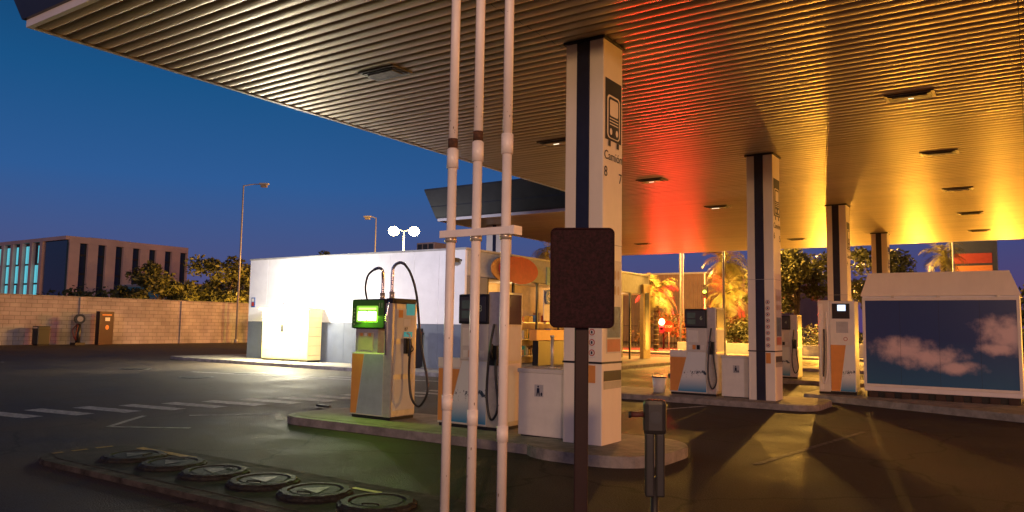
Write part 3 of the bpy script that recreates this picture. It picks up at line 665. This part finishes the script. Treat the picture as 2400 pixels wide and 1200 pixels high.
ap.tube('hose', [(.1, -.1, 1.2), (.3, -.3, .6), (.1, -.2, .3), (-.1, -.3, .9), (.1, -.1, 1.3)], .035, mat('dark_red_hose', (.12, .02, .015), .5)); ap.box('base', (-.3, -.3, 0), (.3, .3, .15), DARK)
ts = T('totem_sign', (-48.8, 26.1, 0), rz=rad(20)); ts.box('slab', (-.15, -.6, 0), (.15, .6, 2.1), mat('totem_dark', (.025, .012, .010), .4), bev=.02); ts.rect('label', '+X', (.155, 0, 0), -.15, 1.5, .25, 1.72, LABEL); ts.rect('orange_strip', '+X', (.155, 0, 0), -.4, 1.85, .4, 1.92, ORANGE); ts.disc('icon', '+X', (.155, 0, 0), .05, 1.1, .15, .15, ORANGE)

# ------------------------------------------------------------------ boundary wall
bw = T('block_wall', (-50, 0, 0))
for k in range(12):
    y0 = -10+7*k; h = 2.95
    bw.box('wall_section_%d' % k, (-.12, y0+.35, 0), (.12, y0+7, h), BLOCK, bev=0)
    bw.box('pier_%d' % k, (-.2, y0, 0), (.2, y0+.35, h+(.22 if k % 3 == 1 else .06)), BLOCK, bev=0)
    bw.box('coping_%d' % k, (-.18, y0+.35, h), (.18, y0+7, h+.07), CONC, bev=.01)

# ------------------------------------------------------------------ distant office building
ob = T('office_building', (-125, 60, 0)); HB = 14.6
ob.box('core', (-50, .5, 0), (-.5, 21, HB-.4), GLASSD, bev=0)
ob.box('parapet_front', (-50, -.1, HB-.6), (-.0, .45, HB), FACADE, bev=.03); ob.box('parapet_side', (-.45, .45, HB-1.0), (.1, 21, HB), FACADE, bev=.03)
ob.box('corner_glass', (-7, .2, 0), (-.2, .49, HB-.7), mat('corner_glass', (.02, .06, .10), .1), bev=0)
for k in range(12):
    x = -7.5-3.4*k
    ob.box('pier_%d' % k, (x-.9, -.1, 0), (x, .5, HB-.6), FACADE, bev=.02)
    for f in range(4):
        for q in range(3):
            if random.random() < .93: ob.rect('window_%d_%d_%d' % (k, f, q), '-Y', (0, .47, 0), x-.95-.8*(q+1)+.08, 1+3.2*f, x-.95-.8*q, 3.9+3.2*f, CYAN)
for k in range(8):
    y = .5+2.9*k; w = 1.6
    ob.box('side_pier_%d' % k, (-.45, y, 0), (.1, min(y+w, 21), HB-1.0), FACADE, bev=.02)
    for f in range(4): ob.box('side_spandrel_%d_%d' % (k, f), (-.5, y+w, 2.6+3*f), (-.42, y+2.9, 2.9+3*f), DARK, bev=0)
ob.box('roof_plant', (-22, 6, HB-.4), (-10, 14, HB+.5), mat('roof_plant', (.2, .2, .22), .7), bev=.05)
ob.box('roof_plant_b', (-8, 5, HB-.4), (-3, 10, HB+.4), FACADE, bev=.05)
lb = T('low_building', (-104, 62, 0)); lb.box('walls', (-8, 0, 0), (8, 12, 6.6), mat('pale_wall', (.3, .32, .33), .7), bev=.03); lb.box('teal_band', (-8.05, -.05, 4.8), (8.05, 12, 6.4), mat('teal_band', (.06, .22, .26), .5), bev=.02)
lb.box('roof_edge', (-8.2, -.2, 6.6), (8.2, 12.2, 6.75), GREYM)

# ------------------------------------------------------------------ vegetation
def leafmesh(t, name, centers, n, size, m):
    vs = []; fs = []
    for i in range(n):
        c, r = random.choice(centers)
        d = Vector((random.gauss(0, 1), random.gauss(0, 1), random.gauss(0, 1))).normalized()*(random.random()**.45)*r
        p = Vector(c)+Vector((d.x, d.y, d.z*.8))
        a = Vector((random.gauss(0, 1), random.gauss(0, 1), random.gauss(0, .7))).normalized(); b = a.orthogonal().normalized()
        b = (Matrix.Rotation(random.uniform(0, 6.28), 3, a) @ b)
        s_ = size*random.uniform(.6, 1.3); q = len(vs)
        vs += [p-a*s_, p+b*s_*.45, p+a*s_, p-b*s_*.45]; fs.append((q, q+1, q+2, q+3))
    t.mesh(name, vs, fs, m)
def tree(x, y, h, r, m=LEAF, n=3500, size=.16, name='tree', squash=1.0, trunk=.16):
    t = T(name, (x, y, 0)); top = h-r*.9
    t.cyl('trunk', (0, 0, 0), (.1*r, 0, top), trunk, BARK, r2=trunk*.6, seg=10)
    cs = []
    for i in range(26):
        d = Vector((random.gauss(0, 1), random.gauss(0, 1), random.gauss(0, 1))).normalized()*random.uniform(.35, .95)*r
        c = (d.x, d.y, top+r*.15+d.z*.75*squash); cs.append((c, r*random.uniform(.18, .36)))
        if i < 9: t.cyl('limb_%d' % i, (.08*r, 0, top*random.uniform(.6, .98)), c, trunk*.35, BARK, r2=trunk*.1, seg=6)
    leafmesh(t, 'crown', cs, n, size, m)
def bush(x, y, w, h, m=LEAF, n=1500, size=.14, name='bush', d=None):
    t = T(name, (x, y, 0)); d = d or w*.5
    cs = [((random.uniform(-w/2, w/2), random.uniform(-d/2, d/2), h*random.uniform(.25, .75)), h*random.uniform(.2, .34)) for _ in range(int(10+w*1.5))]
    leafmesh(t, 'foliage', cs, n, size, m)
    for i in range(5): t.cyl('stem_%d' % i, (random.uniform(-w/4, w/4), 0, 0), cs[i][0], .04, BARK, r2=.015, seg=6)
def palm(x, y, h, r, n=34, name='palm_tree', tr=.2):
    t = T(name, (x, y, 0)); vs = []; fs = []
    t.cyl('trunk', (0, 0, 0), (.1, 0, h), tr, BARK, r2=tr*.8, seg=12)
    for k in range(int(h/.35)): t.cyl('ring_%d' % k, (.1*k*.35/h, 0, k*.35), (.1*k*.35/h, 0, k*.35+.12), tr*1.12, BARK, r2=tr*1.02, seg=12)
    for i in range(n):
        az = random.uniform(0, 6.283); el = random.uniform(-.7, 1.35); L_ = r*random.uniform(.85, 1.15)
        p = Vector((.1, 0, h)); d = Vector((math.cos(az)*math.cos(el), math.sin(az)*math.cos(el), math.sin(el)))
        side = Vector((-math.sin(az), math.cos(az), 0)); N_ = 16; pts = []
        for k in range(N_+1):
            pts.append(p.copy()); p = p+d*(L_/N_); d = (d+Vector((0, 0, -.085-.02*k*.5))).normalized()
        for k in range(2, N_):
            ll = L_*.26*math.sin(math.pi*(k/N_)**.8)+.05
            for sg_ in (-1, 1):
                dd = (pts[k+1]-pts[k]).normalized(); tip = pts[k]+side*sg_*ll+dd*ll*.6+Vector((0, 0, -ll*random.uniform(.1, .6)))
                q = len(vs); vs += [pts[k], pts[k]+dd*L_*.035, tip]; fs.append((q, q+1, q+2))
        for k in range(N_):
            q = len(vs); w_ = side*.025*(1-k/N_)*r/1.6; vs += [pts[k]-w_, pts[k]+w_, pts[k+1]+w_*.8, pts[k+1]-w_*.8]; fs.append((q, q+1, q+2, q+3))
    t.mesh('fronds', vs, fs, PALM)

tree(-59.5, 42.3, 7.6, 3.9, n=7500, size=.21); tree(-61, 37.0, 6.4, 3.1, n=5000, size=.21)
tree(-64, 60, 9.5, 3.6, LEAF2, 4500, .24)
for k, (x, y, h, w) in enumerate([(-96, 36, 5.4, 7), (-90, 46, 5.8, 9), (-102, 24, 5.0, 6), (-99, 30, 4.8, 5)]): bush(x, y, w, h, LEAF2, 1600, .3)
palm(-60, 72, 8.9, 3.0); palm(-55, 78, 8.3, 2.6); palm(-46, 75, 10.2, 2.4); tree(-70, 74, 10.8, 4, LEAF2, 3500, .28)
palm(-21.5, 63.9, 7.2, 2.6, n=64); palm(-22.6, 52.1, 4.3, 2.0, n=54); palm(-18.6, 55.5, 4.1, 2.1, n=54); palm(-20.0, 68, 5.5, 2.2)
tree(-11.3, 45.5, 7.0, 2.9, n=9500, size=.14, trunk=.22); tree(-7.2, 49, 6.5, 2.4, n=4500, size=.14)
tree(-14.9, 52, 5.2, 1.7, n=4000, size=.13)
bush(-16.5, 50, 5, 2.6, n=4500, size=.1); bush(-9.5, 52, 6, 2.2, n=3000, size=.1); bush(-4, 62, 9, 5.3, LEAF2, 3500, .2); palm(-4.6, 55, 6.4, 1.6); bush(3, 60, 12, 4.3, LEAF2, 3500, .2)
bush(-24, 62, 10, 3.4, n=5000, size=.13); bush(-18.6, 60.5, 6, 3.2, n=4500, size=.12)

# ------------------------------------------------------------------ street lamps etc.
SOD = (1.0, .50, .08)
GLOW = mat('sodium_lens', (1, .7, .3), .3, emit=(1.0, .74, .34), es=60)
def lamp(x, y, h, arm=1.2, az=0, lit=None, double=False, r=.09, soft=.25, col=SOD, globe=0):
    t = T('street_lamp', (x, y, 0)); t.cyl('pole', (0, 0, 0), (0, 0, h), r, GREYM, r2=r*.55, seg=14); t.cyl('base', (0, 0, 0), (0, 0, .3), r*1.6, GREYM)
    for k, s_ in enumerate((1, -1) if double else (1,)):
        dx, dy = math.cos(az)*s_, math.sin(az)*s_
        t.tube('arm_%d' % k, [(0, 0, h-.05), (dx*arm*.5, dy*arm*.5, h+.08), (dx*arm, dy*arm, h+.1)], r*.45, GREYM)
        hx, hy = dx*(arm+.25), dy*(arm+.25)
        hd = t.box('head_%d' % k, (-.36, -.15, -.06), (.36, .15, .08), GREYM, bev=.04); hd.location = (hx, hy, h+.12); hd.rotation_euler = (0, 0, az)
        if globe: t.ball('globe_%d' % k, (hx, hy, h-.02), globe, GLOW, .85)
        else:
            ln = t.box('lens_%d' % k, (-.24, -.13, -.26), (.24, .13, -.062), GLOW if lit else LENS, bev=.06); ln.location = (hx, hy, h+.12); ln.rotation_euler = (0, 0, az)
        if lit: t.point('light_%d' % k, (hx, hy, h-.32-globe*1.2), lit, col, soft)
    return t
lamp(-49.2, 36.2, 11.9, 1.3, rad(35)); lamp(-49.7, 51, 11.3, .6, rad(200))
lamp(-40.7, 44.9, 8.9, .55, rad(34), lit=3500, double=True, globe=.42)
lamp(-10.4, 53.4, 8.9, .3, rad(200), lit=21000, soft=.15)
lamp(-10.0, 55.0, 4.4, .3, rad(200), lit=4000, soft=.15)  # low lamp added for the golden streak on the canopy slats
lamp(-14.0, 41.5, 8.4, .6, rad(100), lit=7500)  # unseen lamp added to brighten the trees from the front
lamp(-19.5, 49.0, 8.2, .8, rad(100), lit=17000)
lamp(-26, 66, 8.8, .8, rad(100), lit=12000)
lamp(4.5, -8.0, 6.3, .6, rad(120), lit=3900, soft=.3, col=(1, .56, .28))
lamp(13.5, 41, 4.4, .3, rad(200), lit=4500, soft=.2)  # unseen low lamp added to warm the canopy underside

def added_flood(x, y, z, target, e, col, spot=110, post=True, r=.12):  # floods added for their light, kept out of view
    t = T('flood_light', (x, y, 0))
    if post: t.cyl('post', (0, 0, 0), (0, 0, z-.1), .04, GREYM); t.box('foot', (-.12, -.12, 0), (.12, .12, .04), CONC)
    d = (Vector(target)-Vector((x, y, z))).normalized()
    h = t.box('housing', (-.16, -.12, -.0), (.16, .12, .14), DARK, bev=.02); h.location = (0, 0, z); h.rotation_euler = d.to_track_quat('-Z', 'Y').to_euler()
    t.point('beam', Vector((0, 0, z))+d*.06, e, col, r, spot=spot, target=Vector((0, 0, z))+d*5); return t
fw = added_flood(-11.32, 10.2, 6.05, (-21.5, 20.4, 2.5), 5200, (.92, .85, 1.0), spot=72, post=False)  # added wall washer, evens out the white shop wall
fw.box('bracket', (-.0, -.03, .02), (.35, .03, .06), DARK)
OR = (1.0, .42, .04)
for x, e_ in ((-9.7, 5200), (-5.0, 4000), (-1.0, 3600)): added_flood(x, 46.3, .9, (x+3, 16, 7.0), e_, OR, 110)  # hidden uplights added to brighten the canopy slats
added_flood(7, 47, .9, (4, 16, 7.0), 3800, OR, 110); added_flood(20.5, 30, 1.0, (0, 20, 5.8), 5200, OR, 120); added_flood(20.5, 14, 1.0, (0, 13, 5.8), 4200, (1, .27, .04), 120)  # further unseen floods added for the canopy underside
added_flood(-53.5, 40, 2.2, (-60, 41, 5.5), 5200, SOD, 150)  # hidden flood added behind the block wall to light the trees

# traffic lights
REDL = mat('red_signal', (1, .05, .02), .3, emit=(1, .06, .02), es=260); AMB = mat('green_signal', (.1, .6, .3), .3, emit=(.5, .6, .05), es=3)
def signal(x, y, h, lit=None, on='red', az=0, rr=.14):
    t = T('traffic_light', (x, y, 0), rz=az); t.cyl('pole', (0, 0, 0), (0, 0, h), .07, DARK); t.box('casing', (-.2, -.34, h-.95), (.2, -.08, h+.08), DARK, bev=.03)
    for k in range(3):
        z = h-.16-.31*k
        m_ = REDL if (on == 'red' and k == 0) else (AMB if (on != 'red' and k == 1) else BLACK)
        t.cyl('lens_%d' % k, (0, -.36, z), (0, -.335, z), rr, m_)
        t.box('visor_%d' % k, (-.14, -.5, z+.15), (.14, -.34, z+.16), DARK, bev=0)
    if lit: t.point('red_light', (0, -.55, h-.16), lit, (1, .025, .015), .5)
signal(-23.7, 56.1, 2.25, 11000, rr=.24); signal(-22.0, 57.4, 2.6, 5000, rr=.2); signal(-20.6, 57, 4.9, None, 'amber')
st = T('stop_sign', (-22.6, 54.5, 0)); st.cyl('post', (0, 0, 0), (0, 0, 2.1), .04, GREYM)
oct_ = [(.42*math.cos(rad(22.5+45*k)), .42*math.sin(rad(22.5+45*k))) for k in range(8)]
st.flat('plate', '-Y', (0, -.06, 1.75), oct_, RED); st.text('word', '-Y', (0, -.066, 1.65), 'STOP', .26, LABEL)
for x, y, h in ((-19.6, 58, 7.5), (-21.8, 60, 6), (-3.6, 50, 7)):
    t = T('flag_pole', (x, y, 0)); t.cyl('pole', (0, 0, 0), (0, 0, h), .06, LABEL, r2=.04); t.cyl('finial', (0, 0, h), (0, 0, h+.1), .07, METAL); t.cyl('base', (0, 0, 0), (0, 0, .2), .14, CONC)

wh = T('warehouse', (-58, 85, 0)); wh.box('wall', (0, .1, 0), (33, 40, 7.9), WARE, bev=.02)
for k in range(66): wh.box('rib_%d' % k, (.5*k, 0, 0), (.5*k+.22, .098, 7.85), WARE, bev=.01)
wh.box('roof_edge', (-.1, -.1, 7.9), (33.1, 40, 8.1), GREYM)
lw = T('low_wall'); lw.box('wall', (-19, 47.2, 0), (-2, 47.4, .75), LABEL, bev=.02)
for k in range(9): lw.box('pier_%d' % k, (-18+2*k-.15, 47.1, 0), (-18+2*k+.15, 47.5, .9), LABEL, bev=.02)
fe = T('fence', (-30, 62, 0))
for k in range(60): fe.cyl('bar_%d' % k, (.3*k, 0, 0), (.3*k, 0, 1.9), .02, DARK, seg=6)
fe.box('rail', (0, -.02, 1.75), (18, .02, 1.8), DARK); fe.box('rail_low', (0, -.02, .3), (18, .02, .35), DARK)
p2 = T('pavement'); p2.prism('far_footway', [(-30, 44.5), (12, 44.5), (12, 47), (-30, 47)], 0, .12, PAVE)

pt = T('price_sign', (-4.4, 58.4, 0)); pt.box('leg_l', (.1, -.1, 0), (.4, .1, 4.9), DARK); pt.box('leg_r', (2.3, -.1, 0), (2.6, .1, 4.9), DARK)
pt.box('board', (0, -.15, 4.4), (2.7, .2, 7.6), NAVY, bev=.03)
pt.box('orange_panel', (.25, -.17, 5.3), (2.4, -.15, 6.0), mat('price_orange', (.28, .10, .04), .4), bev=0); pt.box('red_panel', (.25, -.17, 6.15), (2.4, -.15, 6.8), mat('price_red', (.16, .02, .018), .4), bev=0)
w2 = T('accessible_sign', (1.2, 53, 6.4), rz=rad(-70)); wheelchair(w2, .34, BLUES); w2.cyl('post', (-.03, 0, -6.4), (-.03, 0, .3), .05, GREYM)

# ------------------------------------------------------------------ sky, added low fill light
W_ = bpy.data.worlds.new('World'); S.world = W_; W_.use_nodes = True; nt = W_.node_tree; N = nt.nodes; L = nt.links
bg = N['Background']
sky = N.new('ShaderNodeTexSky'); sky.sky_type = 'NISHITA'; sky.sun_disc = False; sky.sun_elevation = rad(1.5); sky.sun_rotation = rad(200)
tc = N.new('ShaderNodeTexCoord'); sx = N.new('ShaderNodeSeparateXYZ'); L.new(tc.outputs['Generated'], sx.inputs[0])
r = N.new('ShaderNodeValToRGB'); e = r.color_ramp.elements
e[0].position = 0.0; e[0].color = (.085, .060, .19, 1); e[1].position = 1; e[1].color = (.001, .008, .03, 1)
for p, c in ((.07, (.058, .076, .22)), (.17, (.020, .095, .29)), (.28, (.005, .078, .23)), (.42, (.001, .038, .11))):
    q = e.new(p); q.color = (*c, 1)
L.new(sx.outputs['Z'], r.inputs[0])
mp = N.new('ShaderNodeMapRange'); mp.inputs['From Min'].default_value = -.75; mp.inputs['From Max'].default_value = .35; L.new(sx.outputs['X'], mp.inputs['Value'])
mz = N.new('ShaderNodeMixRGB'); mz.blend_type = 'MULTIPLY'; L.new(mp.outputs[0], mz.inputs[0]); L.new(r.outputs[0], mz.inputs[1]); mz.inputs[2].default_value = (.85, .40, .62, 1)
sc_ = N.new('ShaderNodeMixRGB'); sc_.blend_type = 'ADD'; sc_.inputs[0].default_value = .008
L.new(mz.outputs[0], sc_.inputs[1]); L.new(sky.outputs[0], sc_.inputs[2])
L.new(sc_.outputs[0], bg.inputs['Color']); bg.inputs['Strength'].default_value = 1.0

fill_sun = bpy.data.lights.new('sun', 'SUN'); fill_sun.energy = .40; fill_sun.angle = rad(8); fill_sun.color = (1, .64, .60)  # weak low sun added as fill for walls and facades
so = bpy.data.objects.new('sun', fill_sun); COL.objects.link(so)
so.rotation_euler = Vector((-.62, .76, -.12)).to_track_quat('-Z', 'Y').to_euler()

# ------------------------------------------------------------------ camera
cam = bpy.data.cameras.new('camera'); co = bpy.data.objects.new('camera', cam); COL.objects.link(co)
cam.sensor_width = 36; cam.lens = 27.0; cam.clip_end = 3000; cam.clip_start = .05
yaw = rad(34.1); p = rad(5.2); rl = .016
F0 = Vector((-math.sin(yaw), math.cos(yaw), 0)); R0 = Vector((math.cos(yaw), math.sin(yaw), 0)); Z = Vector((0, 0, 1))
F = F0*math.cos(p)+Z*math.sin(p); U = Z*math.cos(p)-F0*math.sin(p)
R1 = R0*math.cos(rl)+U*math.sin(rl); U1 = U*math.cos(rl)-R0*math.sin(rl)
M = Matrix((R1, U1, -F)).transposed().to_4x4(); M.translation = (0, 0, 1.6)
co.matrix_world = M
S.camera = co
S.view_settings.view_transform = 'Standard'; S.view_settings.look = 'None'; S.view_settings.exposure = 0; S.view_settings.gamma = 1
